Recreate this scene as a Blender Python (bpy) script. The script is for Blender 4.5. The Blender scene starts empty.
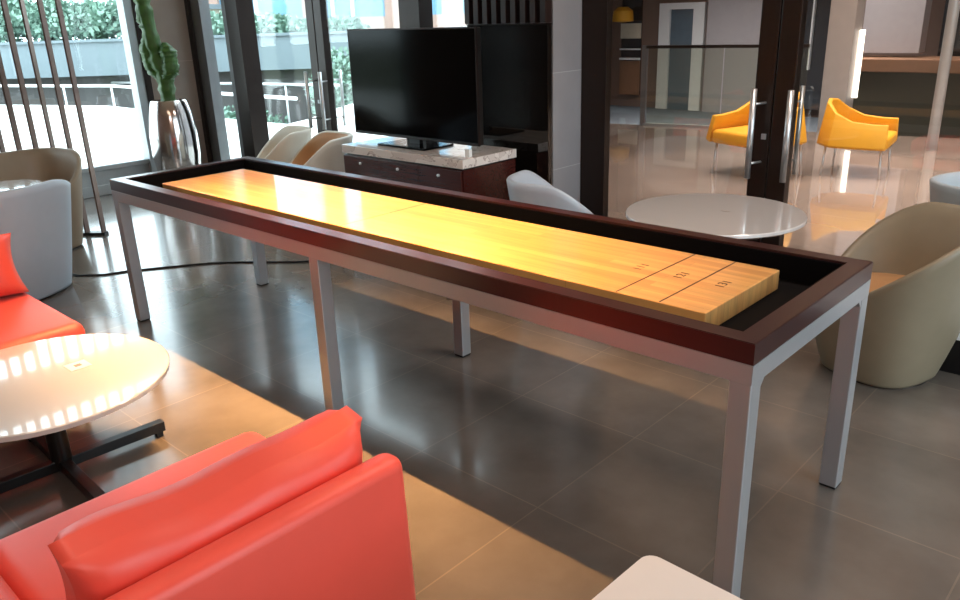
import bpy, bmesh, math, random
from mathutils import Vector, Matrix
random.seed(7)
scn = bpy.context.scene
COL = scn.collection

# ------------------------------------------------------------------ camera
cam_d = bpy.data.cameras.new('camera'); cam = bpy.data.objects.new('camera', cam_d); COL.objects.link(cam)
cr = Vector((0.73484314, 0.67747684, -0.03210439)); cu = Vector((-0.20907769, 0.27130335, 0.93951105)); cf = Vector((-0.645207, 0.68368094, -0.3410107))
m = Matrix.Identity(4)
for i in range(3):
    m[i][0] = cr[i]; m[i][1] = cu[i]; m[i][2] = -cf[i]
m[0][3], m[1][3], m[2][3] = 4.2763, -1.7072, 1.5648
cam.matrix_world = m
cam_d.sensor_width = 36; cam_d.lens = 791.87 * 36 / 960; cam_d.clip_start = .05; cam_d.clip_end = 300
scn.camera = cam

# ------------------------------------------------------------------ world
w = bpy.data.worlds.new('world'); scn.world = w; w.use_nodes = True
bg = w.node_tree.nodes['Background']; bg.inputs[0].default_value = (.76, .92, 1.0, 1); bg.inputs[1].default_value = 5.5

# ------------------------------------------------------------------ colour management
vs = scn.view_settings
vs.view_transform = 'Standard'; vs.look = 'None'; vs.gamma = 1; vs.use_curve_mapping = False; vs.exposure = 0.12
cy = scn.cycles
cy.use_denoising = True; cy.max_bounces = 9; cy.diffuse_bounces = 4; cy.glossy_bounces = 5; cy.transparent_max_bounces = 24; cy.transmission_bounces = 6
cy.sample_clamp_indirect = 6; cy.caustics_reflective = False; cy.caustics_refractive = False

# ------------------------------------------------------------------ lights
def area(name, loc, sx, sy, power, col, rot=(0, 0, 0), portal=False, spread=math.pi):
    d = bpy.data.lights.new(name, 'AREA'); d.shape = 'RECTANGLE'; d.size = sx; d.size_y = sy; d.energy = power; d.color = col; d.spread = spread
    o = bpy.data.objects.new(name, d); COL.objects.link(o); o.location = loc; o.rotation_euler = rot
    if portal: d.cycles.is_portal = True
    return o
P2 = math.pi / 2
area('pendant_light', (1.62, .225, 2.79), 2.0, .03, 66, (1, .54, .21), rot=(math.radians(-3), 0, 0), spread=math.radians(56))
area('lounge_fill', (2.2, -1.6, 3.27), 2.5, 1.2, 26, (1, .76, .56))  # unseen area light added as warm fill over the lounge
area('lounge_fill', (5.6, -3.4, 3.27), 1.6, 1.6, 66, (1, .90, .85))  # added fill for the back of the red sofa
area('lounge_fill', (3.4, 1.6, 3.27), 1.6, .6, 42, (1, .86, .76))  # added fill for the board end and the round table
area('lobby_light', (3.6, 6.6, 3.27), 7.5, 5, 330, (1, .84, .76), spread=math.radians(85))
area('lobby_light', (-1.5, 10.8, 3.27), 5, 2.5, 250, (1, .88, .82), spread=math.radians(100))
area('window_portal_left', (-3.9, .1, 1.75), 3.1, 3.7, 1, (1, 1, 1), (0, -P2, 0), True)
area('window_portal_back', (-1.7, 2.75, 1.6), 3.9, 3.2, 1, (1, 1, 1), (-P2, 0, 0), True)
area('window_portal_right', (6.5, .7, 1.6), 2.7, 3.6, 1, (1, 1, 1), (0, P2, 0), True)

# ------------------------------------------------------------------ materials
def lin(c):
    return tuple(((x / 255) / 12.92 if x / 255 <= .04045 else ((x / 255 + .055) / 1.055) ** 2.4) for x in c)
MATS = {}
def mat(name, rgb, rough=.5, metal=0, coat=0, var=.06, scale=12, bump=0, bscale=200, spec=.5, coat_rough=.05, stretch=None, sheen=0):
    if name in MATS: return MATS[name]
    M = bpy.data.materials.new(name); M.use_nodes = True; nt = M.node_tree; N = nt.nodes; L = nt.links
    b = N['Principled BSDF']; c = lin(rgb)
    tc = N.new('ShaderNodeTexCoord'); mp = N.new('ShaderNodeMapping'); L.new(tc.outputs['Object'], mp.inputs[0])
    if stretch: mp.inputs['Scale'].default_value = stretch
    nz = N.new('ShaderNodeTexNoise'); nz.inputs['Scale'].default_value = scale; nz.inputs['Detail'].default_value = 4; L.new(mp.outputs[0], nz.inputs[0])
    mx = N.new('ShaderNodeMix'); mx.data_type = 'RGBA'
    mx.inputs[6].default_value = tuple(max(0, x * (1 - var * 1.6)) for x in c) + (1,)
    mx.inputs[7].default_value = tuple(min(1, x * (1 + var * 1.6)) for x in c) + (1,)
    L.new(nz.outputs[0], mx.inputs[0]); L.new(mx.outputs[2], b.inputs['Base Color'])
    b.inputs['Roughness'].default_value = rough; b.inputs['Metallic'].default_value = metal
    b.inputs['Coat Weight'].default_value = coat; b.inputs['Coat Roughness'].default_value = coat_rough
    b.inputs['Specular IOR Level'].default_value = spec
    if sheen: b.inputs['Sheen Weight'].default_value = sheen
    if bump:
        n2 = N.new('ShaderNodeTexNoise'); n2.inputs['Scale'].default_value = bscale; L.new(tc.outputs['Object'], n2.inputs[0])
        bp = N.new('ShaderNodeBump'); bp.inputs['Strength'].default_value = bump; bp.inputs['Distance'].default_value = .002
        L.new(n2.outputs[0], bp.inputs['Height']); L.new(bp.outputs[0], b.inputs['Normal'])
    MATS[name] = M; return M
def glass(name, tint=(1, 1, 1), refl=.10, rough=0.0):
    if name in MATS: return MATS[name]
    M = bpy.data.materials.new(name); M.use_nodes = True; nt = M.node_tree; N = nt.nodes; L = nt.links; N.clear()
    out = N.new('ShaderNodeOutputMaterial'); mx = N.new('ShaderNodeMixShader'); t = N.new('ShaderNodeBsdfTransparent'); g = N.new('ShaderNodeBsdfGlossy')
    t.inputs[0].default_value = tint + (1,); g.inputs['Roughness'].default_value = rough; g.inputs[0].default_value = (1, 1, 1, 1)
    lw = N.new('ShaderNodeLayerWeight'); lw.inputs[0].default_value = .5
    pw_ = N.new('ShaderNodeMath'); pw_.operation = 'POWER'; pw_.inputs[1].default_value = 5; L.new(lw.outputs['Facing'], pw_.inputs[0])
    mul = N.new('ShaderNodeMath'); mul.operation = 'MULTIPLY_ADD'; mul.inputs[1].default_value = .8; mul.inputs[2].default_value = refl * .4
    L.new(pw_.outputs[0], mul.inputs[0]); L.new(mul.outputs[0], mx.inputs[0]); L.new(t.outputs[0], mx.inputs[1]); L.new(g.outputs[0], mx.inputs[2]); L.new(mx.outputs[0], out.inputs[0])
    MATS[name] = M; return M
def emis(name, rgb, s):
    if name in MATS: return MATS[name]
    M = bpy.data.materials.new(name); M.use_nodes = True; b = M.node_tree.nodes['Principled BSDF']
    b.inputs['Base Color'].default_value = lin(rgb) + (1,); b.inputs['Emission Color'].default_value = lin(rgb) + (1,); b.inputs['Emission Strength'].default_value = s
    MATS[name] = M; return M
def floor_mat(name, c1, c2, grout, rough, tile, off, coat=.0, bw=None, spec=.5, nscale=2.2):
    M = bpy.data.materials.new(name); M.use_nodes = True; nt = M.node_tree; N = nt.nodes; L = nt.links; b = N['Principled BSDF']
    tc = N.new('ShaderNodeTexCoord'); mp = N.new('ShaderNodeMapping'); mp.inputs['Location'].default_value = (off[0], off[1], 0); L.new(tc.outputs['Object'], mp.inputs[0])
    br = N.new('ShaderNodeTexBrick'); br.offset = 0; br.squash = 1
    br.inputs['Scale'].default_value = 1; br.inputs['Brick Width'].default_value = tile[0]; br.inputs['Row Height'].default_value = tile[1]
    br.inputs['Mortar Size'].default_value = .0028; br.inputs['Mortar Smooth'].default_value = .1; br.inputs['Bias'].default_value = 0
    br.inputs['Color1'].default_value = lin(c1) + (1,); br.inputs['Color2'].default_value = lin(c2) + (1,); br.inputs['Mortar'].default_value = lin(grout) + (1,)
    L.new(mp.outputs[0], br.inputs[0])
    nz = N.new('ShaderNodeTexNoise'); nz.inputs['Scale'].default_value = nscale; nz.inputs['Detail'].default_value = 5; nz.inputs['Roughness'].default_value = .55; L.new(tc.outputs['Object'], nz.inputs[0])
    rp = N.new('ShaderNodeMapRange'); rp.interpolation_type = 'SMOOTHSTEP'; rp.inputs[1].default_value = .15; rp.inputs[2].default_value = .85; rp.inputs[3].default_value = .72; rp.inputs[4].default_value = 1.28; L.new(nz.outputs[0], rp.inputs[0])
    mu = N.new('ShaderNodeMix'); mu.data_type = 'RGBA'; mu.blend_type = 'MULTIPLY'; mu.inputs[0].default_value = 1
    L.new(br.outputs[0], mu.inputs[6]); L.new(rp.outputs[0], mu.inputs[7]); L.new(mu.outputs[2], b.inputs['Base Color'])
    r2 = N.new('ShaderNodeMapRange'); r2.interpolation_type = 'SMOOTHSTEP'; r2.inputs[1].default_value = .15; r2.inputs[2].default_value = .85; r2.inputs[3].default_value = rough * .75; r2.inputs[4].default_value = rough * 1.3; L.new(nz.outputs[0], r2.inputs[0])
    L.new(r2.outputs[0], b.inputs['Roughness']); b.inputs['Specular IOR Level'].default_value = spec
    b.inputs['Coat Weight'].default_value = coat; b.inputs['Coat Roughness'].default_value = rough * .5
    return M
def wood_board():
    M = bpy.data.materials.new('maple_strips'); M.use_nodes = True; nt = M.node_tree; N = nt.nodes; L = nt.links; b = N['Principled BSDF']
    tc = N.new('ShaderNodeTexCoord')
    br = N.new('ShaderNodeTexBrick'); br.offset = .37; br.inputs['Scale'].default_value = 1; br.inputs['Brick Width'].default_value = .62; br.inputs['Row Height'].default_value = .0405
    br.inputs['Mortar Size'].default_value = .0004; br.inputs['Color1'].default_value = lin((238, 184, 114)) + (1,); br.inputs['Color2'].default_value = lin((218, 158, 94)) + (1,); br.inputs['Mortar'].default_value = lin((170, 115, 70)) + (1,)
    L.new(tc.outputs['Object'], br.inputs[0])
    mp = N.new('ShaderNodeMapping'); mp.inputs['Scale'].default_value = (2.2, 40, 10); L.new(tc.outputs['Object'], mp.inputs[0])
    nz = N.new('ShaderNodeTexNoise'); nz.inputs['Scale'].default_value = 1; nz.inputs['Detail'].default_value = 6; L.new(mp.outputs[0], nz.inputs[0])
    rp = N.new('ShaderNodeMapRange'); rp.inputs[1].default_value = .3; rp.inputs[2].default_value = .72; rp.inputs[3].default_value = 1.1; rp.inputs[4].default_value = .78; L.new(nz.outputs[0], rp.inputs[0])
    mu = N.new('ShaderNodeMix'); mu.data_type = 'RGBA'; mu.blend_type = 'MULTIPLY'; mu.inputs[0].default_value = 1
    L.new(br.outputs[0], mu.inputs[6]); L.new(rp.outputs[0], mu.inputs[7]); L.new(mu.outputs[2], b.inputs['Base Color'])
    b.inputs['Roughness'].default_value = .3; b.inputs['Coat Weight'].default_value = 1; b.inputs['Coat Roughness'].default_value = .03
    return M
def marble(name, c1, c2, vein):
    M = bpy.data.materials.new(name); M.use_nodes = True; nt = M.node_tree; N = nt.nodes; L = nt.links; b = N['Principled BSDF']
    tc = N.new('ShaderNodeTexCoord'); nz = N.new('ShaderNodeTexNoise'); nz.inputs['Scale'].default_value = 5; nz.inputs['Detail'].default_value = 8; nz.inputs['Distortion'].default_value = 2.2; L.new(tc.outputs['Object'], nz.inputs[0])
    cr_ = N.new('ShaderNodeValToRGB'); e = cr_.color_ramp.elements; e[0].position = .3; e[0].color = lin(c1) + (1,); e[1].position = .75; e[1].color = lin(c2) + (1,)
    for p_, c_ in ((.485, c1), (.5, vein), (.515, c2)):
        k = e.new(p_); k.color = lin(c_) + (1,)
    L.new(nz.outputs[0], cr_.inputs[0]); L.new(cr_.outputs[0], b.inputs['Base Color']); b.inputs['Roughness'].default_value = .15; b.inputs['Coat Weight'].default_value = .5
    return M
def stone_mat(name, rgb, var=.1):
    M = bpy.data.materials.new(name); M.use_nodes = True; nt = M.node_tree; N = nt.nodes; L = nt.links; b = N['Principled BSDF']
    tc = N.new('ShaderNodeTexCoord'); sp = N.new('ShaderNodeSeparateXYZ'); L.new(tc.outputs['Object'], sp.inputs[0])
    ad = N.new('ShaderNodeMath'); L.new(sp.outputs[0], ad.inputs[0]); L.new(sp.outputs[1], ad.inputs[1])
    cb = N.new('ShaderNodeCombineXYZ'); L.new(ad.outputs[0], cb.inputs[0]); L.new(sp.outputs[2], cb.inputs[1])
    br = N.new('ShaderNodeTexBrick'); br.offset = 0; br.inputs['Scale'].default_value = 1; br.inputs['Brick Width'].default_value = 1.6; br.inputs['Row Height'].default_value = .6; br.inputs['Mortar Size'].default_value = .002
    c = lin(rgb); br.inputs['Color1'].default_value = c + (1,); br.inputs['Color2'].default_value = tuple(x * .9 for x in c) + (1,); br.inputs['Mortar'].default_value = tuple(min(1, x * 1.6) for x in c) + (1,)
    L.new(cb.outputs[0], br.inputs[0])
    nz = N.new('ShaderNodeTexNoise'); nz.inputs['Scale'].default_value = 6; nz.inputs['Detail'].default_value = 6; L.new(tc.outputs['Object'], nz.inputs[0])
    rp = N.new('ShaderNodeMapRange'); rp.inputs[3].default_value = 1 - var; rp.inputs[4].default_value = 1 + var; L.new(nz.outputs[0], rp.inputs[0])
    mu = N.new('ShaderNodeMix'); mu.data_type = 'RGBA'; mu.blend_type = 'MULTIPLY'; mu.inputs[0].default_value = 1
    L.new(br.outputs[0], mu.inputs[6]); L.new(rp.outputs[0], mu.inputs[7]); L.new(mu.outputs[2], b.inputs['Base Color']); b.inputs['Roughness'].default_value = .3
    MATS[name] = M; return M

M_floor = floor_mat('lounge_tiles', (110, 101, 94), (103, 95, 89), (122, 110, 100), .2, (.567, .6), (-.016, -.05), coat=.35, spec=.7)
M_lobbyf = floor_mat('lobby_tiles', (160, 144, 133), (154, 138, 128), (172, 156, 145), .06, (.9, .9), (0, 0), coat=.9, nscale=1.2)
M_pave = floor_mat('terrace_paving', (236, 234, 228), (228, 226, 220), (200, 198, 190), .6, (.6, .6), (0, 0), coat=0, nscale=3)
M_ceil = mat('ceiling_plaster', (226, 205, 178), .8, var=.03)
M_wall = mat('warm_wall_plaster', (170, 142, 122), .7, var=.05)
M_stone = stone_mat('taupe_stone', (146, 128, 118))
M_stone2 = stone_mat('grey_stone', (150, 148, 152))
M_frame = mat('bronze_frame', (44, 34, 30), .3, .5, var=.05)
M_steel_f = mat('grey_steel_frame', (128, 130, 132), .35, .6)
M_grey_f = mat('pale_grey_frame', (176, 182, 186), .4, .3)
M_chrome = mat('brushed_steel', (210, 210, 212), .32, .85)
M_glass = glass('clear_glass', (.97, .99, .985), .10)
M_glass2 = glass('balustrade_glass', (.80, .82, .76), .14)
M_darkwood = mat('dark_mahogany', (66, 28, 24), .26, var=.25, scale=3, stretch=(2, 30, 30), coat=.2, coat_rough=.15)
M_rim = mat('mahogany_rim', (46, 12, 13), .34, var=.15, scale=3, stretch=(2, 40, 40), coat=.35, coat_rough=.2)
M_gutter = mat('black_gutter_felt', (7, 5, 6), .8, spec=.1)
M_silver = mat('silver_powder_coat', (172, 174, 178), .34, .5, var=.02)
M_black = mat('black_plastic', (14, 14, 16), .3)
M_foot = mat('black_rubber', (16, 16, 16), .7)
M_board = wood_board()
M_mark = mat('dark_brown_ink', (62, 34, 20), .5)
M_red = mat('coral_red_leather', (234, 82, 66), .42, var=.06, scale=5, bump=.06, bscale=400, sheen=.1)
M_white_gloss = mat('white_gloss_laminate', (212, 206, 204), .12, coat=1, coat_rough=.03, var=.01)
M_white_edge = mat('white_edge_band', (226, 226, 228), .3, var=.01)
M_blackmetal = mat('black_steel', (24, 22, 22), .35, .3)
M_shell_w = mat('white_leather', (192, 202, 214), .45, var=.03)
M_shell_b = mat('beige_grey_leather', (130, 118, 98), .45, var=.05)
M_shell_c = mat('cream_leather', (205, 195, 180), .5, var=.03)
M_shell_t = mat('tan_grey_leather', (150, 132, 112), .45, var=.04)
M_tan = mat('tan_leather', (186, 140, 96), .5, var=.06)
M_yellow = mat('mustard_fabric', (214, 154, 30), .6, var=.06)
M_screen = mat('black_screen_glass', (5, 5, 6), .1, var=0, spec=.12)
M_mirror = mat('dark_glossy_panel', (20, 16, 14), .06, .0, coat=1, coat_rough=.02, var=0)
M_marble = marble('white_marble', (236, 228, 222), (222, 212, 206), (158, 138, 130))
M_conc = mat('pale_concrete', (122, 134, 140), .8, var=.07, scale=1.5)
M_concsh = mat('shaded_concrete', (96, 94, 94), .85, var=.1, scale=1.5)  # concrete darkened for the shadowed recess under the planter
M_leaf = mat('hedge_leaf', (120, 150, 134), .55, var=.4, scale=3)
M_leafd = mat('cactus_green', (48, 82, 18), .5, var=.3, scale=20)
M_soil = mat('ground_planting', (84, 88, 66), .9, var=.3, scale=4)
M_vase = mat('mirror_polished_steel', (196, 190, 188), .13, 1, var=.03)
M_whitepaint = mat('white_paint', (232, 234, 236), .5, var=.02)
M_taupe = mat('taupe_wall_panel', (120, 98, 88), .6, var=.05)
M_greywall = mat('pale_grey_wall_panel', (166, 162, 166), .5, var=.05)
M_darkglass = mat('dark_window_glass', (34, 40, 46), .08, coat=1, var=.1)
M_blueglass = mat('blue_grey_window_glass', (88, 108, 122), .1, coat=1, var=.1)
M_blue = mat('blue_facade_glass', (112, 158, 186), .2, var=.2, scale=.6, stretch=(3, 3, .3))
M_brick = mat('rose_stone_facade', (170, 140, 128), .7, var=.1)
M_beige = mat('beige_facade', (214, 206, 186), .8, var=.06)
M_rugb = mat('slate_blue_carpet', (70, 78, 86), .9, var=.1)
M_brown = mat('brown_counter_wood', (136, 100, 76), .4, var=.1)
M_cotton = mat('white_fabric_top', (226, 214, 206), .6, var=.02, bump=.05)
M_lampwarm = emis('warm_diffuser', (255, 200, 120), 4)
M_winglow = emis('white_window_glow', (255, 240, 225), 3)  # emission that imitates a bright sliver of window light
M_card = mat('white_card', (236, 236, 236), .5, var=.01)

# ------------------------------------------------------------------ helpers
def link_obj(name, me, parent=None, loc=None):
    o = bpy.data.objects.new(name, me); COL.objects.link(o)
    if parent: o.parent = parent
    if loc: o.location = loc
    return o
def finish(name, bm, material, parent=None, smooth=False, mats=None):
    bmesh.ops.recalc_face_normals(bm, faces=bm.faces)
    me = bpy.data.meshes.new(name); bm.to_mesh(me); bm.free()
    for mm in (mats or [material]): me.materials.append(mm)
    if smooth:
        for p in me.polygons: p.use_smooth = True
    return link_obj(name, me, parent)
def add_box(bm, x0, x1, y0, y1, z0, z1, bev=0, seg=2, M=None):
    vs_ = [bm.verts.new((x, y, z)) for x in (x0, x1) for y in (y0, y1) for z in (z0, z1)]
    fs = [bm.faces.new([vs_[i] for i in f]) for f in ((0, 1, 3, 2), (4, 6, 7, 5), (0, 4, 5, 1), (2, 3, 7, 6), (0, 2, 6, 4), (1, 5, 7, 3))]
    if bev:
        es = list({e for f in fs for e in f.edges})
        r_ = bmesh.ops.bevel(bm, geom=es, offset=bev, segments=seg, profile=.5, affect='EDGES')
        vs_ = list({v for f in r_['faces'] for v in f.verts} | {v for v in vs_ if v.is_valid})
    if M is not None: bmesh.ops.transform(bm, matrix=M, verts=[v for v in vs_ if v.is_valid])
def box(name, x0, x1, y0, y1, z0, z1, material, parent=None, bev=0, seg=2, smooth=False, M=None):
    bm = bmesh.new(); add_box(bm, x0, x1, y0, y1, z0, z1, bev, seg, M); return finish(name, bm, material, parent, smooth)
def add_tube(bm, pts, r, n=10, cap=True):
    rings = []
    pts = [Vector(p) for p in pts]
    for i, p in enumerate(pts):
        d = (pts[min(i + 1, len(pts) - 1)] - pts[max(i - 1, 0)]).normalized()
        a = d.cross(Vector((0, 0, 1)))
        if a.length < .01: a = d.cross(Vector((1, 0, 0)))
        a.normalize(); b = d.cross(a)
        rr = r[i] if isinstance(r, (list, tuple)) else r
        rings.append([bm.verts.new(p + a * rr * math.cos(t * 2 * math.pi / n) + b * rr * math.sin(t * 2 * math.pi / n)) for t in range(n)])
    for q in range(len(rings) - 1):
        for k in range(n):
            bm.faces.new((rings[q][k], rings[q][(k + 1) % n], rings[q + 1][(k + 1) % n], rings[q + 1][k]))
    if cap: bm.faces.new(rings[0]); bm.faces.new(rings[-1][::-1])
def tube(name, pts, r, material, parent=None, n=10):
    bm = bmesh.new(); add_tube(bm, pts, r, n); return finish(name, bm, material, parent, True)
def add_lathe(bm, prof, n=48, c=(0, 0)):
    rings = []
    for rr, z in prof:
        rings.append([bm.verts.new((c[0] + max(rr, .0005) * math.cos(t * 2 * math.pi / n), c[1] + max(rr, .0005) * math.sin(t * 2 * math.pi / n), z)) for t in range(n)])
    for q in range(len(rings) - 1):
        for k in range(n):
            bm.faces.new((rings[q][k], rings[q][(k + 1) % n], rings[q + 1][(k + 1) % n], rings[q + 1][k]))
    bm.faces.new(rings[0]); bm.faces.new(rings[-1][::-1])
def lathe(name, prof, material, parent=None, n=48, c=(0, 0)):
    bm = bmesh.new(); add_lathe(bm, prof, n, c); o = finish(name, bm, material, parent, True)
    try:
        md = o.modifiers.new('wn', 'EDGE_SPLIT'); md.split_angle = math.radians(40)
    except Exception: pass
    return o
def thing(name, label, cat, loc=(0, 0, 0), rz=0, group=None):
    o = bpy.data.objects.new(name, None); COL.objects.link(o); o.empty_display_size = .1
    o.location = loc; o.rotation_euler = (0, 0, rz); o['label'] = label; o['category'] = cat
    if group: o['group'] = group
    return o
def tag(o, label, cat, group=None, kind=None):
    o['label'] = label; o['category'] = cat
    if group: o['group'] = group
    if kind: o['kind'] = kind
    return o
def struct(o, label=None):
    o['kind'] = 'structure'
    if label: o['label'] = label
    return o
def sroot(name, label=None):
    o = bpy.data.objects.new(name, None); COL.objects.link(o); o['kind'] = 'structure'
    if label: o['label'] = label
    return o
def prism(name, poly, z0, z1, material, parent=None):
    bm = bmesh.new()
    a = [bm.verts.new((x, y, z0)) for x, y in poly]; b = [bm.verts.new((x, y, z1)) for x, y in poly]
    bm.faces.new(a[::-1]); bm.faces.new(b)
    n = len(poly)
    for i in range(n): bm.faces.new((a[i], a[(i + 1) % n], b[(i + 1) % n], b[i]))
    return finish(name, bm, material, parent)
def clean(o):
    return o

H = 3.3
# ================================================================== SETTING
struct(box('floor', -3.8, 6.55, -6.2, 2.62, -.12, 0, M_floor), 'polished dark stone tile floor of the lounge')
struct(box('ceiling', -3.8, 6.55, -6.2, 2.62, H, H + .15, M_ceil), 'warm plaster ceiling of the lounge')
struct(box('wall_front', -3.8, 6.55, -6.35, -6.2, 0, H, M_wall), 'warm wall behind the viewer')

# --- left wall: window band
wl = struct(box('wall_left', -3.8, -3.65, -6.2, -1.75, 0, H, M_wall), 'left wall')
struct(box('trim_5', -3.8, -3.65, -1.75, 1.9, 2.35, 2.8, M_wall), 'header band above the left windows')
win = sroot('window_1', 'tall left window wall with pale metal frames')
bm = bmesh.new(); add_box(bm, -3.76, -3.65, -1.75, 1.9, 0, .10, .005); add_box(bm, -3.75, -3.67, -1.75, 1.9, .10, .24); add_box(bm, -3.77, -3.64, -1.75, 1.9, .24, .285, .005)
finish('sill', bm, M_grey_f, win)
for y in (-1.7, -.05):
    box('mullion', -3.75, -3.67, y - .04, y + .04, .285, 2.35, M_steel_f, win)
box('jamb', -3.76, -3.62, 1.885, 1.965, 0, H, M_grey_f, win); box('jamb', -3.77, -3.61, 1.965, 2.03, 0, H, M_frame, win)
box('pane', -3.715, -3.705, -1.75, 1.89, .285, 2.35, M_glass, win)
box('pane', -3.715, -3.705, -1.75, 1.89, 2.8, 3.2, M_glass, win)
box('head_rail', -3.75, -3.67, -1.75, 1.9, 3.2, H, M_grey_f, win)
# --- corner pillar (stone cladding)
struct(box('trim_1', -3.9, -3.65, 2.03, 2.62, 0, H, M_stone), 'taupe stone pillar at the back left corner behind the vase')
# --- back wall frames, left of the panel
bw = sroot('window_2', 'fixed glazing beside the left glass door')
box('jamb', -3.65, -3.585, 2.52, 2.66, 0, H, M_frame, bw); box('jamb', -3.585, -3.42, 2.55, 2.66, 0, H, M_steel_f, bw)
box('post', -2.99, -2.86, 2.54, 2.68, 0, H, M_steel_f, bw); box('post', -2.86, -2.66, 2.5, 2.68, 0, H, M_frame, bw)
box('pane', -3.42, -2.99, 2.6, 2.61, .0, H, M_glass, bw)
def handle_pair(cx, parent, y):
    for s in (-1, 1):
        for side, yy in ((-1, y - .125), (1, y + .125)):
            hx = cx + s * .1 + (.03 if side < 0 else -.01)
            h = tube('handle', [(hx, yy, .655), (hx, yy, 1.135)], .0165 if side < 0 else .013, M_chrome, parent, 14)
            for z in (.735, 1.055):
                tube('handle_mount', [(hx, yy, z), (hx - s * .03, y + side * .03, z)], .007, M_chrome, h, 8)
def glass_doors(name, label, x0, c, x1):
    d = sroot(name, label)
    box('stile', c - .108, c - .004, 2.57, 2.64, .01, H, M_frame, d, .004); box('stile', c + .004, c + .108, 2.57, 2.64, .01, H, M_frame, d, .004)
    box('pane', x0, c - .108, 2.6, 2.61, .015, H, M_glass, d); box('pane', c + .108, x1, 2.6, 2.61, .015, H, M_glass, d)
    handle_pair(c, d, 2.605)
    box('lock_plate', c - .045, c - .02, 2.56, 2.575, .86, .89, M_silver, d)
    return d
glass_doors('door_1', 'double glass door to the terrace with steel bar handles', -2.66, -1.585, -.47)
bw3 = sroot('window_3', 'fixed glazing between the terrace door and the dark panel')
box('post', -.47, -.25, 2.54, 2.68, 0, H, M_frame, bw3); box('pane', -.25, .30, 2.6, 2.61, 0, H, M_glass, bw3)
box('post', .28, .46, 2.5, 2.68, 0, H, M_frame, bw3)
glass_doors('door_2', 'double glass door to the lobby with steel bar handles', 1.36, 2.46, 3.56)
wr = sroot('window_4', 'glazing to the right of the lobby door')
box('post', 3.56, 3.7, 2.54, 2.68, 0, H, M_frame, wr); box('pane', 3.7, 6.4, 2.6, 2.61, 0, H, M_glass, wr)
# dark recess with slats, glossy panel, stone pillar
struct(box('trim_2', 1.0, 1.17, 2.31, 2.63, 0, H, M_stone2, None), 'grey stone clad pillar beside the lobby door')
struct(box('trim_3', 1.175, 1.36, 2.6, 2.66, 0, H, M_frame, None), 'dark bronze door post beside the grey pillar')
struct(box('wall_back', .40, 1.0, 2.55, 2.62, 0, H, mat('dark_recess', (26, 16, 14), .5)), 'dark recess wall behind the slats')
sl = sroot('trim_4', 'dark timber slats above the glossy panel')
for k in range(9):
    box('slat', .50 + k * .078, .54 + k * .078, 2.24, 2.305, 1.497, H, mat('dark_slat_timber', (34, 18, 16), .4), sl)
# right wall: tall openings to daylight
wrr = sroot('wall_right', 'right wall with tall windows, out of view')
box('header', 6.4, 6.55, -6.2, 2.62, 2.95, H, M_wall, wrr); box('base', 6.4, 6.55, -6.2, 2.62, 0, .25, M_wall, wrr)
box('solid', 6.4, 6.55, -6.2, -1.1, .25, 2.95, M_wall, wrr)
for y in (-1.1, .7, 2.5): box('pier', 6.4, 6.55, y, y + .12, .25, 2.95, M_frame, wrr)

# --- terrace and outdoors
struct(prism('terrace', [(-3.8, -6), (-3.8, 2.62), (.9, 2.62), (-6, 11), (-9.5, 10.5), (-7.9, 7.6), (-6.9, 6.1), (-6.7, 5.6), (-7.9, 5.5), (-12.9, 5.4), (-14.1, 4.9), (-16, 4.1), (-22, 1), (-22, -6)], -.15, -.005, M_pave), 'bright pale paved terrace')
struct(box('ground', -70, 40, -50, 70, -1.2, -1.0, M_soil), 'planted lower ground outside')
# retaining planter wall, in a frame perpendicular to the view
fh = Vector((-.6863, .7273)); th = Vector((.7273, .6863)); C0 = Vector((4.276, -1.707))
def outm(depth):
    mm = Matrix.Identity(4); mm[0][0], mm[1][0] = th.x, th.y; mm[0][1], mm[1][1] = fh.x, fh.y
    p = C0 + fh * depth; mm[0][3], mm[1][3] = p.x, p.y
    return mm
pw = thing('stone_planter', 'long pale concrete retaining planter along the far side of the terrace', 'planter')
box('planter_trough', -17, 1.5, 0, 1.6, .42, 1.2, M_conc, pw, M=outm(20)); box('coping', -17, 1.5, -.06, .2, 1.2, 1.26, M_conc, pw, M=outm(20)); box('base', -17, 1.5, .5, 1.6, -1, .42, M_concsh, pw, M=outm(20))
def leafball(name, n, rx, rz, material, leaf=.09, seed=1):
    rnd = random.Random(seed); bm = bmesh.new()
    for _ in range(n):
        v = Vector((rnd.gauss(0, 1), rnd.gauss(0, 1), rnd.gauss(0, 1))).normalized() * (rnd.random() ** .33)
        bump_ = 1 + .25 * math.sin(5 * math.atan2(v.y, v.x) + seed) * (1 - abs(v.z))
        p = Vector((v.x * rx * bump_, v.y * rx * bump_, rz + v.z * rz))
        a = Vector((rnd.gauss(0, 1), rnd.gauss(0, 1), rnd.gauss(0, 1))).normalized(); b = a.orthogonal().normalized()
        s = leaf * (.6 + rnd.random() * .8)
        q = [p, p + a * s * .5 + b * s * .28, p + a * s, p + a * s * .5 - b * s * .28]
        bm.faces.new([bm.verts.new(x) for x in q])
    return bm
shr = None
lab = ['tall bushy shrub at the far left of the planter', 'pale green shrub second from left on the planter', 'dense shrub third from left on the planter', 'full leafy shrub right of the slatted screen on the planter',
       'shrub in the planter left of the stone corner pillar', 'shrub in the planter right behind the stone corner pillar', 'low shrub on the planter seen through the narrow left pane', 'low shrub on the planter behind the left leaf of the terrace door',
       'low shrub on the planter just left of the terrace door handles', 'low hedge shrub on the planter left of the television']
spots = [(-12.6, 1.0, .9), (-11.4, .8, .62), (-10.3, .9, .52), (-9.3, .95, .46), (-8.3, .9, .5), (-7.3, .8, .4), (-6.0, .8, .28), (-4.9, .75, .22), (-4.0, .7, .16), (-3.2, .6, .14)]
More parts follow.
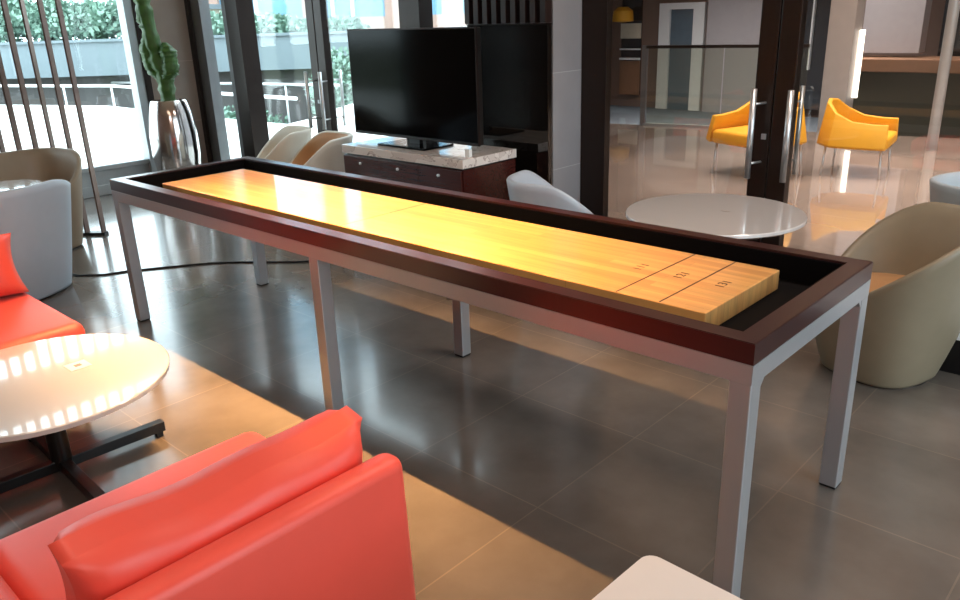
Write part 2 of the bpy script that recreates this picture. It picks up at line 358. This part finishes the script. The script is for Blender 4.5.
for i, (t, rx, rz) in enumerate(spots):
    p = C0 + fh * 20.8 + th * t
    s = thing('planter_shrub', lab[i], 'shrub', (p.x, p.y, 1.2), 0, 'shrubs along the concrete planter')
    finish('foliage', leafball('foliage', 1500, rx * .8, rz, M_leaf, .16, i), M_leaf, s)
    tube('stem', [(0, 0, 0), (0, 0, rz)], .03, M_brown, s, 6)
for nm, lb, (x, y), rx, rz, z0 in (('shrub', 'light green shrub beyond the terrace railing left of the silver vase', (-13.1, 6.9), .75, .55, -1.0), ('shrub', 'tall shrub beyond the terrace right behind the terrace door handles', (-10.6, 9.7), .7, .95, -1.0), ('shrub', 'low spreading shrub below the terrace seen through the door left leaf', (-11.4, 7.0), 1.3, .42, -1.0)):
    s = thing(nm, lb, 'shrub', (x, y, z0)); finish('foliage', leafball('foliage', 2200, rx, rz, M_leaf, .13, int(rx * 40)), M_leaf, s); tube('stem', [(0, 0, 0), (0, 0, rz)], .03, M_brown, s, 6)
# railing
def railing(name, label, pts, z0, z1, n_between=2):
    t = thing(name, label, 'railing')
    tube('top_rail', [(x, y, z1) for x, y in pts], .03, M_whitepaint, t, 8)
    for a, b in zip(pts[:-1], pts[1:]):
        for k in range(n_between):
            u = k / n_between; x = a[0] + (b[0] - a[0]) * u; y = a[1] + (b[1] - a[1]) * u
            tube('post', [(x, y, z0), (x, y, z1)], .022, M_whitepaint, t, 8)
    return t
railing('terrace_railing', 'white tube railing along the far edge of the terrace', [(-18, 3.4), (-16.1, 4.3), (-14.1, 5.05), (-12.9, 5.55), (-10.4, 5.65), (-7.9, 5.68), (-6.6, 5.75)], -1.0, .38, 1)
railing('ramp_railing', 'second white railing further down beyond the terrace', [(-16.5, 7.0), (-12.5, 8.2), (-9.6, 8.9)], -1.0, .22, 2)
# buildings outside
bd = thing('office_building', 'blue glass office facade with rose stone piers beyond the planter', 'building')
OM = outm(30)
box('wall', -9.3, 1.0, 0, 6, -1, 12, M_blue, bd, M=OM)
for t in (-9.6, -5.9, -3.0, -1.0): box('pier', t, t + .75, -.25, 0, -1, 12, M_brick, bd, M=OM)
for t in (-7.6, -4.9, -4.2, -2.1, -1.6): box('fin', t, t + .1, -.2, 0, -1, 12, M_whitepaint, bd, M=OM)
box('plinth', -9.3, 1.0, -.4, 0, -1, 1.55, M_brick, bd, M=OM)
bd2 = thing('low_building', 'low beige building with flat roof left of the office facade', 'building')
OM = outm(26)
box('wall', -10.2, -8.45, 0, 3, -1, 1.95, M_beige, bd2, M=OM); box('roof', -10.4, -8.3, -.2, 3.2, 1.95, 2.1, M_conc, bd2, M=OM)

# --- lobby beyond the right doors
struct(prism('floor_lobby', [(1.1, 2.62), (9, 2.62), (9, 10.3), (.3, 8.62), (-4.2, 7.66), (-2.25, 6.4)], -.12, -.001, M_lobbyf), 'glossy pinkish lobby floor')
struct(prism('floor_lower', [(-4.6, 7.5), (9, 10.2), (9, 13.5), (-8, 13.5)], -.62, -.45, M_rugb), 'lower lobby floor with slate carpet')
struct(prism('wall_lobby_left', [(1.17, 2.68), (1.0, 2.68), (-6.9, 13.6), (-6.7, 13.6)], -.6, H, M_greywall), 'slanting left wall of the lobby')
struct(prism('ceiling_lobby', [(1.0, 2.68), (9.2, 2.68), (9.2, 13.6), (-6.9, 13.6)], H, H + .15, M_ceil), 'lobby ceiling')
wb = struct(box('wall_lobby_back', -6.8, 9.2, 13.4, 13.6, -.6, H, M_taupe), 'taupe back wall of the lobby')
struct(box('wall_lobby_right', 9, 9.2, 2.62, 13.4, -.6, H, M_taupe), 'right wall of the lobby')
d3 = sroot('door_3', 'white framed glass door in the lobby back wall')
box('jamb', -4.62, -4.38, 13.3, 13.4, -.45, 1.5, M_whitepaint, d3); box('jamb', -3.86, -3.62, 13.3, 13.4, -.45, 1.5, M_whitepaint, d3); box('head', -4.62, -3.62, 13.3, 13.4, 1.5, 1.62, M_whitepaint, d3)
box('pane', -4.38, -3.86, 13.36, 13.4, -.45, 1.5, M_blueglass, d3)
w5 = sroot('window_5', 'shop window in the lobby back wall')
box('pane', -5.55, -5.07, 13.37, 13.4, -.2, 3.0, M_darkglass, w5); box('shelf', -5.55, -5.07, 13.3, 13.37, .52, .56, M_whitepaint, w5); box('shelf', -5.55, -5.07, 13.3, 13.37, .72, .75, M_whitepaint, w5)
box('lower_panel', -5.55, -5.07, 13.33, 13.37, -.2, .5, M_brown, w5); box('upper_panel', -5.55, -5.07, 13.33, 13.37, .95, 1.25, M_beige, w5)
tag(lathe('yellow_lamp_shade', [(.05, 1.28), (.22, 1.3), (.2, 1.5), (.1, 1.58)], M_yellow, None, 24, (-5.32, 13.05)), 'yellow round shade hanging in front of the lobby shop window', 'lamp')
struct(box('wall_lobby_panel', -3.5, -2.2, 13.2, 13.4, -.45, H, M_greywall), 'pale grey panel on the lobby back wall')
w6 = sroot('window_6', 'dark lobby window with slim bright mullions')
box('pane', -2.1, -1.2, 13.3, 13.4, -.3, H, M_darkglass, w6)
for x in (-1.9, -1.72, -1.5): box('mullion', x, x + .03, 13.22, 13.3, .4, H, M_whitepaint, w6)
tag(box('lobby_column', .24, .57, 9.3, 9.6, -.45, H, mat('pale_column', (190, 182, 178), .5), None, .01), 'pale square column in the lobby behind the right yellow armchair', 'column')
tag(box('window_glow_panel', .575, .635, 9.5, 9.53, .35, 1.2, M_winglow, None), 'tall narrow glowing panel standing for window light beside the pale lobby column', 'lamp')  # glowing box added for the sliver of window light
struct(box('wall_lobby_bulkhead', .05, .85, 11.2, 11.5, .82, H, M_greywall), 'grey bulkhead above the lobby counter')
rc = thing('reception_counter', 'long low brown counter at the right of the lobby', 'counter', (0, 0, 0))
box('counter_body', .1, 3.2, 10.9, 11.5, -.45, .58, mat('olive_dark', (72, 68, 56), .4), rc); box('counter_top', .05, 3.3, 10.8, 11.6, .58, .76, M_brown, rc, .01)
w7 = sroot('window_7', 'dark window behind the counter')
box('pane', .85, 3.4, 12.2, 12.25, .6, H, M_darkglass, w7)
for x in (.95, 1.3, 1.75): box('mullion', x, x + .04, 12.12, 12.2, .6, H, M_greywall, w7)
tag(tube('reflection_post', [(1.97, 8.0, -.001), (1.97, 8.0, H)], .055, M_grey_f), 'slim pale grey post near the right edge standing for the door frame reflection', 'post')  # solid post added in place of a light reflection on the door frame
# glass balustrade
ba = thing('glass_balustrade', 'glass balustrade with dark handrail and steel end post in the lobby', 'balustrade')
A = Vector((-1.74, 8.18)); B = Vector((.3, 8.60)); dd = (B - A).normalized(); nn = Vector((-dd.y, dd.x))
def along(t, z): p = A + dd * t; return (p.x, p.y, z)
LB = (B - A).length
ang = math.atan2(dd.y, dd.x)
BM = Matrix.Translation((A.x, A.y, 0)) @ Matrix.Rotation(ang, 4, 'Z')
box('pane', 0.02, LB / 2 - .01, -.006, .006, .03, 1.03, M_glass2, ba, M=BM); box('pane', LB / 2 + .01, LB, -.006, .006, .03, 1.03, M_glass2, ba, M=BM)
box('handrail', -.02, LB, -.03, .03, 1.03, 1.07, M_frame, ba, M=BM); box('end_post', -.07, .0, -.03, .03, 0, 1.07, M_steel_f, ba, M=BM)
box('base_channel', -.02, LB, -.03, .03, 0, .03, M_grey_f, ba, M=BM)
for x, y in ((.6, 5.2), (2.6, 5.2), (.6, 7.2), (2.6, 7.2)):
    pass

# ================================================================== SHUFFLEBOARD TABLE
L, W, T = 3.5627, .8327, .80; s_ = .058; zb = .7435
tb = thing('shuffleboard_table', 'long shuffleboard table with mahogany rim and silver metal legs', 'table')
def mitre_frame(name, o, i, z0, z1, material, parent):
    bm = bmesh.new(); (ox0, oy0, ox1, oy1), (ix0, iy0, ix1, iy1) = o, i
    O = [(ox0, oy0), (ox1, oy0), (ox1, oy1), (ox0, oy1)]; I = [(ix0, iy0), (ix1, iy0), (ix1, iy1), (ix0, iy1)]
    for k in range(4):
        j = (k + 1) % 4
        poly = [O[k], O[j], I[j], I[k]]
        a = [bm.verts.new((x, y, z0)) for x, y in poly]; b = [bm.verts.new((x, y, z1)) for x, y in poly]
        bm.faces.new(a[::-1]); bm.faces.new(b)
        for q in range(4): bm.faces.new((a[q], a[(q + 1) % 4], b[(q + 1) % 4], b[q]))
    bmesh.ops.bevel(bm, geom=[e for e in bm.edges if e.is_manifold and abs(e.verts[0].co.z - z1) < 1e-5 and abs(e.verts[1].co.z - z1) < 1e-5 and not ((e.verts[0].co.xy - e.verts[1].co.xy).x * (e.verts[0].co.xy - e.verts[1].co.xy).y)], offset=.002, segments=2, affect='EDGES')
    return finish(name, bm, material, parent)
mitre_frame('rim', (0, 0, L, W), (.06, .06, L - .06, W - .06), zb, T, M_rim, tb)
box('gutter', .055, L - .055, .055, W - .055, .700, .712, M_gutter, tb)
mitre_frame('gutter_lining', (.0605, .0605, L - .0605, W - .0605), (.07, .07, L - .07, W - .07), .712, .794, M_gutter, tb)
mitre_frame('apron', (0, 0, L, W), (s_, s_, L - s_, W - s_), zb - .055, zb - .0005, M_silver, tb)
bd_ = box('playing_board', .235, 3.345, .172, .655, .712, .776, M_board, tb, .003)
for x in (1.74, 3.055, 3.20): box('foul_line', x - .0025, x + .0025, .175, .652, .7758, .7765, M_mark, bd_)
def text_mesh(name, txt, size, loc, rz, parent, material):
    cu_ = bpy.data.curves.new(name, 'FONT'); cu_.body = txt; cu_.size = size; cu_.align_x = 'CENTER'; cu_.align_y = 'CENTER'; cu_.extrude = .0003
    o = bpy.data.objects.new(name, cu_); COL.objects.link(o)
    bpy.context.view_layer.update()
    me = bpy.data.meshes.new_from_object(o.evaluated_get(bpy.context.evaluated_depsgraph_get()))
    COL.objects.unlink(o); bpy.data.objects.remove(o)
    me.materials.clear(); me.materials.append(material)
    n = link_obj(name, me, parent, loc); n.rotation_euler = (0, 0, rz); return n
for x, t in ((2.985, '1'), (3.13, '2'), (3.27, '3')):
    text_mesh('number', t, .042, (x, .425, .7766), math.radians(90), bd_, M_mark)
    for dy in (-.024, .024): box('number_bracket', x - .014, x + .014, .425 + dy - .002, .425 + dy + .002, .7758, .7766, M_mark, bd_)
mx = 1.75
for x0 in (0, mx, L - s_):
    for y0 in (0, W - s_):
        lg = box('leg', x0, x0 + s_, y0, y0 + s_, .008, zb - .054, M_silver, tb, .003)
        box('foot', x0 + .003, x0 + s_ - .003, y0 + .003, y0 + s_ - .003, 0, .009, M_foot, lg)
for y0, sg in ((s_, 1), (W - s_, -1)):      # small corner webs in the end frame
    bm = bmesh.new()
    pts = [(L - s_ + .004, y0, zb - .055), (L - s_ + .004, y0 + sg * .022, zb - .055), (L - s_ + .004, y0, zb - .08)]
    a = [bm.verts.new(p) for p in pts]; b = [bm.verts.new((L - .002, p[1], p[2])) for p in pts]
    bm.faces.new(a); bm.faces.new(b[::-1])
    for q in range(3): bm.faces.new((a[q], a[(q + 1) % 3], b[(q + 1) % 3], b[q]))
    finish('corner_web', bm, M_silver, tb)

# pendant above (out of frame)
pl = thing('linear_pendant', 'long slim pendant lamp hanging over the shuffleboard table', 'lamp', (1.62, .225, 2.8))
box('housing', -1.03, 1.03, -.03, .03, 0, .05, M_black, pl, .005)
for x in (-.7, .7): tube('suspension_wire', [(x, 0, .05), (x, 0, H - 2.8)], .003, M_black, pl, 6)

# ================================================================== SEATING
def tub_chair(label, x, y, rz, shell, inner, seat_m, sc=1, back=.78, front=.43, group=None, cat='chair', br=.27, rr=.37):
    t = thing('tub_chair', label, cat, (x, y, 0), rz, group); t.scale = (sc, sc, sc)
    n = 64; bm = bmesh.new(); rings = []
    def hgt(th_):
        a = abs((th_ + math.pi) % (2 * math.pi) - math.pi)      # 0 = front
        u = min(1, max(0, (a - .65) / 1.6)); u = u * u * (3 - 2 * u)
        return front + (back - front) * u
    def rad(zf, a):
        sq = 1 + .05 * math.cos(4 * a)
        return (br + (rr - br) * (zf / .6) ** .9) * sq
    prof = [(0, 0), (0, .02), (0, .12), (0, .24), (0, .4), (0, .6), (0, .8), (0, .93), (0, .985)]
    for off, f in prof:
        rings.append([(off, f)] * 1)
    def ring(fn):
        return [bm.verts.new(fn(k * 2 * math.pi / n)) for k in range(n)]
    R = []
    for off, f in prof:
        R.append(ring(lambda a: ((rad(hgt(a) * f, a) - off) * math.cos(a), (rad(hgt(a) * f, a) - off) * math.sin(a), .012 + (hgt(a) - .012) * f)))
    for off, dz in ((.012, 0), (.026, 0), (.042, -.012)):
        R.append(ring(lambda a: ((rad(hgt(a), a) - off) * math.cos(a), (rad(hgt(a), a) - off) * math.sin(a), hgt(a) + dz)))
    no = len(R)
    for f in (.9, .7, .45, .2, 0):
        R.append(ring(lambda a: ((rad(.36 + (hgt(a) - .36) * f, a) - .05 - .04 * (1 - f)) * math.cos(a), (rad(.36 + (hgt(a) - .36) * f, a) - .05 - .04 * (1 - f)) * math.sin(a), .36 + (hgt(a) - .02 - .36) * f)))
    for q in range(len(R) - 1):
        for k in range(n):
            fc = bm.faces.new((R[q][k], R[q][(k + 1) % n], R[q + 1][(k + 1) % n], R[q + 1][k]))
            fc.material_index = 1 if q >= no - 1 else 0
    bm.faces.new(R[0][::-1]); bm.faces.new(R[-1])
    finish('shell', bm, shell, t, True, [shell, inner])
    lathe('seat_cushion', [(.05, .355), (.24, .36), (.265, .38), (.265, .405), (.24, .425), (.12, .435), (0, .437)], seat_m, t, 40)
    lathe('base_ring', [(br - .03, 0), (br - .02, .0), (br - .02, .014), (br - .03, .014)], M_black, t, 40)
    return t
rd = math.radians
tub_chair('beige grey leather tub chair with tan seat beside the right end of the shuffleboard table', 3.35, 1.87, rd(208), M_shell_b, M_shell_b, M_tan, .90, .78, .43, br=.25, rr=.40)
tub_chair('white tub chair at the far left with its back to the red sofa', -1.08, -.25, rd(165), M_shell_w, M_shell_w, M_tan, 1.06, .67, .50)
tub_chair('tan grey tub chair between the side table and the slatted screen', -2.06, .26, rd(-38), M_shell_t, M_shell_t, M_tan, .92, .76, .45)
tub_chair('pale tub chair left of the television console, the further left of two', -1.54, 1.96, rd(238), M_shell_c, M_shell_c, M_tan, .86, .82, .42)
tub_chair('cream tub chair partly hidden by the left end of the television console', -.82, 1.80, rd(238), M_shell_c, M_tan, M_tan, .92, .79, .42)
tub_chair('white tub chair behind the round white table against the grey pillar', 1.56, 1.93, rd(55), M_shell_w, M_shell_w, M_shell_w, .84, .80, .45)
tub_chair('white tub chair in the lobby just behind the glass at the right edge', 3.50, 3.25, rd(20), M_shell_w, M_shell_w, M_shell_w, .95, .66, .45)

def cushion_bm(lx, ly, lz, n=22, pinch=.35):
    bm = bmesh.new()
    bmesh.ops.create_cube(bm, size=2); bmesh.ops.subdivide_edges(bm, edges=bm.edges[:], cuts=n, use_grid_fill=True)
    for v in bm.verts:
        x, y, z = v.co
        e = (1 - abs(y) ** 10) ** .5 * (1 - abs(z) ** 4) ** .5
        thick = .30 + .70 * max(0, e)
        wr = 1 + .05 * math.sin(9 * y + 3 * z) * (1 - abs(x))
        sq = 1 - .05 * (1 - abs(z) ** 2) * (abs(y) ** 8)
        sz = 1 - .06 * (1 - abs(y) ** 2) * (abs(z) ** 8) * 0
        v.co = Vector((x * lx / 2 * thick * wr, y * ly / 2 * sq, z * lz / 2 * sz + .006 * math.sin(7 * y) * (abs(z))))
    return bm
def sofa(label, loc, rz, D, Ln, arm, leg_inset=.08, cush_tilt=14, sz=.425):
    t = thing('sofa', label, 'sofa', loc, rz)
    AW = .2 if arm else 0
    # back panel, rounded, leaning a touch
    bm = bmesh.new(); add_box(bm, -.075, 0, -Ln, 0, .17, .60, .03, 5)
    for v in bm.verts: v.co.x -= (v.co.z - .6) * .04
    finish('backrest', bm, M_red, t, True)
    bm = bmesh.new(); add_box(bm, -D, -.08, -Ln + AW, .02, .285, sz, .045, 5); finish('seat_cushion', bm, M_red, t, True)
    bm = bmesh.new(); add_box(bm, -D + .03, -.08, -Ln + .02, -.01, .17, .284, .02, 3); finish('base', bm, M_red, t, True)
    bm = cushion_bm(.20, Ln - AW - .04, .285)
    for v in bm.verts: v.co.z -= .02 * max(0, math.cos(v.co.y / (Ln - AW) * math.pi)) * (1 if v.co.z > 0 else 0)
    bmesh.ops.transform(bm, matrix=Matrix.Translation((-.185, -(Ln - AW) / 2 - .005, .535)) @ Matrix.Rotation(rd(cush_tilt), 4, 'Y'), verts=bm.verts)
    finish('back_cushion', bm, M_red, t, True)
    if arm:
        bm = bmesh.new(); add_box(bm, -D + .0, -.08, -Ln, -Ln + AW - .004, .17, .475, .05, 5); finish('armrest', bm, M_red, t, True)
    for x in (-D + leg_inset, -.06):
        for y in (-.05, -Ln + .06):
            tube('leg', [(x, y, 0), (x, y, .18)], [.012, .016], M_blackmetal, t, 10)
    return t
sofa('coral red sofa in the foreground seen from behind, with long back cushion', (3.035, -.66, 0), 0, .725, .93, True)
sofa('coral red sofa at the left edge facing the coffee table', (.06, -1.72, 0), math.pi, .85, 1.15, False, sz=.39)

# yellow armchairs
def armchair(label, x, y, rz):
    t = thing('armchair', label, 'armchair', (x, y, 0), rz, None)
    bm = bmesh.new(); pts = []
    hw, dp = .33, .34
    path = [(dp, -hw, .56), (.2, -hw - .01, .56), (0, -hw - .02, .58), (-.18, -hw, .66), (-.30, -.2, .76), (-.33, 0, .78), (-.30, .2, .76), (-.18, hw, .66), (0, hw + .02, .58), (.2, hw + .01, .56), (dp, hw, .56)]
    prev = None; n = len(path)
    rings = []
    for i, (px, py, h) in enumerate(path):
        a = Vector(path[max(0, i - 1)][:2]); b = Vector(path[min(n - 1, i + 1)][:2]); d = (b - a).normalized(); nr = Vector((d.y, -d.x))
        o = Vector((px, py)); f = .06
        q = [(o - nr * .0, .30), (o + nr * f, h), (o + nr * (f - .045), h + .005), (o - nr * .05, .33)]
        rings.append([bm.verts.new((p.x, p.y, z)) for p, z in q])
    for i in range(n - 1):
        for k in range(4): bm.faces.new((rings[i][k], rings[i][(k + 1) % 4], rings[i + 1][(k + 1) % 4], rings[i + 1][k]))
    bm.faces.new(rings[0]); bm.faces.new(rings[-1][::-1])
    o = finish('shell', bm, M_yellow, t, True); md = o.modifiers.new('b', 'BEVEL'); md.width = .01; md.segments = 2
    bm = bmesh.new(); add_box(bm, -.27, .35, -.30, .30, .30, .43, .035, 4); finish('seat', bm, M_yellow, t, True)
    for lx in (-.24, .29):
        for ly in (-.27, .27): tube('leg', [(lx * 1.08, ly * 1.08, 0), (lx, ly, .31)], .011, M_chrome, t, 8)
    return t
armchair('yellow armchair in the lobby, the left one behind the lobby door handles', 1.02, 5.75, rd(252))
armchair('yellow armchair in the lobby, the right one seen side on', 1.72, 6.3, rd(8)).scale = (.9, .9, .88)

# ================================================================== TABLES
ct = thing('coffee_table', 'round white coffee table with black cross base in front of the red sofa', 'table', (1.36, -.908, 0))
R0, zt = .427, .385
lathe('tabletop', [(0, zt - .03), (R0 - .02, zt - .03), (R0 - .001, zt - .02), (R0, zt - .004), (R0 - .004, zt), (0, zt)], M_white_gloss, ct, 96)
lathe('column', [(0, .03), (.036, .03), (.036, zt - .022), (0, zt - .022)], M_blackmetal, ct, 24)
for k in range(4):
    lg = box('base_arm', .0, .385, -.02, .02, .022, .062, M_blackmetal, ct, .002, M=Matrix.Rotation(k * P2 + rd(-2), 4, 'Z'))
    box('glide', .35, .375, -.015, .015, 0, .023, M_foot, lg, 0, M=Matrix.Rotation(k * P2 + rd(-2), 4, 'Z'))
tag(box('table_card', 1.305, 1.38, -.815, -.74, zt + .0005, zt + .002, M_card, None, 0, M=Matrix.Translation((.0, .0, 0))), 'small square pale card lying on the round coffee table', 'card')
box('card_mark', 1.331, 1.355, -.79, -.766, zt + .002, zt + .0023, mat('grey_ink', (150, 140, 134), .6), bpy.data.objects['table_card'])
wt = thing('round_table', 'round white pedestal table behind the shuffleboard table near the lobby door', 'table', (2.545, 1.80, 0))
R1, z1 = .422, .62
lathe('tabletop', [(0, z1 - .024), (R1 - .012, z1 - .024), (R1, z1 - .016), (R1, z1 - .004), (R1 - .004, z1), (0, z1)], M_white_gloss, wt, 96)
lathe('column', [(0, .02), (.035, .02), (.032, z1 - .024), (0, z1 - .024)], M_blackmetal, wt, 24)
lathe('base', [(0, 0), (.23, 0), (.23, .012), (.05, .03), (0, .03)], M_blackmetal, wt, 40)
tag(box('table_label', 2.56, 2.60, 1.84, 1.856, z1 + .0004, z1 + .0015, mat('grey_ink', (150, 140, 134), .6)), 'tiny grey label on the round pedestal table', 'label')
st = thing('side_table', 'round white side table between the two tub chairs at the far left', 'table', (-1.70, -.04, 0))
lathe('tabletop', [(0, .54), (.24, .54), (.25, .552), (.25, .564), (0, .564)], M_white_gloss, st, 64)
lathe('column', [(0, .02), (.03, .02), (.03, .54), (0, .54)], M_blackmetal, st, 20); lathe('base', [(0, 0), (.15, 0), (.15, .012), (0, .03)], M_blackmetal, st, 32)
ot = thing('square_stool', 'white square stool with rounded corners at the bottom edge', 'stool', (3.80, -.70, 0), rd(-2))
pts = []
for qx, qy, a0_ in ((1, 1, 0), (-1, 1, 90), (-1, -1, 180), (1, -1, 270)):
    for k in range(7):
        a = math.radians(a0_ + k * 15); pts.append((qx * .23 + .03 * math.cos(a), qy * .23 + .03 * math.sin(a)))
prism('seat', pts, .40, .452, M_cotton, ot)
for x in (-.2, .2):
    for y in (-.2, .2): tube('leg', [(x, y, 0), (x, y, .40)], .012, M_blackmetal, ot, 10)
lb_ = thing('low_bench', 'low bench with black plinth and pale top behind the beige tub chair', 'bench', (3.98, 2.31, 0))
box('plinth', -.42, .4, -.3, .25, 0, .16, M_black, lb_); box('top', -.43, .41, -.31, .26, .16, .2, M_white_edge, lb_, .005)

# ================================================================== TELEVISION CONSOLE
cs = thing('television_console', 'dark wood console with white marble top under the television', 'cabinet', (0, 0, 0))
x0, x1, y0, y1 = -.155, 1.0, 1.655, 2.15
box('marble_top', x0, x1, y0, y1, .69, .745, M_marble, cs, .003)
box('body', x0 + .01, x1 - .012, y0 + .014, y1, .06, .679, M_darkwood, cs); box('shadow_gap', x0 + .02, x1 - .02, y0 + .03, y1, .679, .69, M_black, cs); box('plinth', x0 + .03, x1 - .03, y0 + .05, y1, 0, .06, M_black, cs)
ww = (x1 - x0 - .03) / 3
for k in range(3):
    dr = box('drawer', x0 + .013 + k * ww, x0 + .013 + (k + 1) * ww - .004, y0, y0 + .014, .50, .675, M_darkwood, cs, .002)
    kx = x0 + .013 + (k + .5) * ww
    bm = bmesh.new(); add_lathe(bm, [(0, -.016), (.009, -.014), (.009, -.004), (.004, 0), (.004, .004)], 14)
    bmesh.ops.transform(bm, matrix=Matrix.Translation((kx, y0, .635)) @ Matrix.Rotation(-P2, 4, 'X'), verts=bm.verts); finish('knob', bm, M_chrome, dr, True)
    box('door', x0 + .013 + k * ww, x0 + .013 + (k + 1) * ww - .004, y0, y0 + .014, .07, .496, M_darkwood, cs, .002)
tv = thing('television', 'large flat black television on a stand on the marble console', 'television', (.32, 1.90, .7455), 0)
box('housing', -.60, .60, -.01, .035, .045, .74, M_black, tv, .004); box('screen', -.592, .592, -.0125, -.0095, .06, .732, M_screen, tv)
bz = mitre_frame('bezel', (-.602, .042, .602, .742), (-.592, .052, .592, .732), -.0, .014, mat('dark_bezel', (50, 40, 38), .3, .6), tv)
bz.rotation_euler = (P2, 0, 0)
box('stand_base', -.22, .24, -.14, .13, 0, .012, M_screen, tv, .003); box('stand_neck', -.05, .05, .0, .03, .012, .06, M_black, tv)
tag(box('small_card', .93, .965, 1.75, 1.775, .7455, .79, M_card), 'small white card standing on the right end of the marble console', 'card')
gp = thing('glossy_panel', 'tall dark glossy panel beside the television against the grey pillar', 'panel', (0, 0, 0))
box('panel', .50, 1.168, 2.26, 2.30, 0.0, 1.487, M_mirror, gp, .002); box('top_trim', .50, 1.168, 2.255, 2.305, 1.487, 1.495, M_frame, gp)

# ================================================================== SLATTED SCREEN, VASE, CABLE
sc_ = thing('slatted_screen', 'metal screen of thin vertical bronze slats by the left windows', 'screen', (0, 0, 0))
a0 = Vector((-2.10, .72)); dv = Vector((-.19, -.15)).normalized(); a_ = math.atan2(dv.y, dv.x)
bm = bmesh.new(); add_box(bm, -.02, 1.95, -.03, .03, 0, .022, M=Matrix.Translation((a0.x, a0.y, 0)) @ Matrix.Rotation(a_, 4, 'Z')); finish('base_rail', bm, M_blackmetal, sc_)
bm = bmesh.new(); add_box(bm, -.02, 1.95, -.03, .03, H - .03, H, M=Matrix.Translation((a0.x, a0.y, 0)) @ Matrix.Rotation(a_, 4, 'Z')); finish('top_rail', bm, M_blackmetal, sc_)
M_slat = mat('bronze_slat', (120, 96, 86), .3, .8)
for k in range(15):
    p = a0 + dv * (k * .137)
    box('slat', -.006, .006, -.032, .032, .022, H - .03, M_slat, sc_, M=Matrix.Translation((p.x, p.y, 0)) @ Matrix.Rotation(a_ + rd(4 + 6 * (k % 3 == 2)), 4, 'Z'))
vz = thing('silver_vase', 'tall polished steel vase by the corner pillar', 'vase', (-3.12, 1.93, 0))
lathe('body', [(0, 0), (.15, 0), (.17, .03), (.20, .2), (.222, .38), (.22, .56), (.195, .75), (.165, .87), (.155, .885), (.14, .88), (.15, .83), (.0, .81)], M_vase, vz, 56)
cc = thing('potted_cactus', 'tall thin twisting green cactus growing from the silver vase', 'plant', (-3.12, 1.93, .812))
def cact(bm, pts, r, seed):
    rnd = random.Random(seed); n = 18; rings = []; P = []
    for i in range(len(pts) - 1):
        for k in range(10):
            P.append(Vector(pts[i]).lerp(Vector(pts[i + 1]), k / 10))
    for i, p in enumerate(P):
        ring = []
        rr0 = r * (1 + .10 * math.sin(i * .8 + seed) + .3 * (rnd.random() - .5))
        if i > len(P) - 5: rr0 *= (len(P) - i) / 5
        for k in range(n):
            a = k * 2 * math.pi / n + i * .05; q = rr0 * (.7 + .3 * abs(math.cos(a * 3)) ** .6)
            ring.append(bm.verts.new((p.x + q * math.cos(a), p.y + q * math.sin(a), p.z)))
        rings.append(ring)
    for i in range(len(rings) - 1):
        for k in range(n): bm.faces.new((rings[i][k], rings[i][(k + 1) % n], rings[i + 1][(k + 1) % n], rings[i + 1][k]))
    bm.faces.new(rings[0]); bm.faces.new(rings[-1][::-1])
bm = bmesh.new(); cact(bm, [(0, 0, 0), (.01, 0, .25), (-.05, -.03, .5), (-.07, -.05, .8), (-.09, -.06, 1.05), (-.12, -.06, 1.4)], .075, 1); finish('stem', bm, M_leafd, cc, True)
for i, (pts, r_) in enumerate((([(.02, 0, .25), (.08, .03, .32), (.07, .04, .48), (.04, .03, .6)], .075), ([(-.03, 0, .25), (-.11, -.05, .35), (-.12, -.06, .5), (-.10, -.06, .68)], .07), ([(-.07, -.04, .7), (-.11, -.06, .78), (-.09, -.06, .9)], .06))):
    bm = bmesh.new(); cact(bm, pts, r_, i + 3); finish('branch', bm, M_leafd, cc, True)
cab = tube('power_cable', [(-1.35, .10, .006), (-1.12, .13, .006), (-1.0, .25, .006), (-.95, .38, .006), (-.86, .52, .006), (-.75, .69, .006), (-.64, .84, .006), (-.5, .97, .006), (-.2, 1.2, .006), (.1, 1.5, .006), (.15, 1.66, .006)], .006, M_black, None, 8)
tag(cab, 'thin black power cable running across the floor behind the shuffleboard table', 'cable')
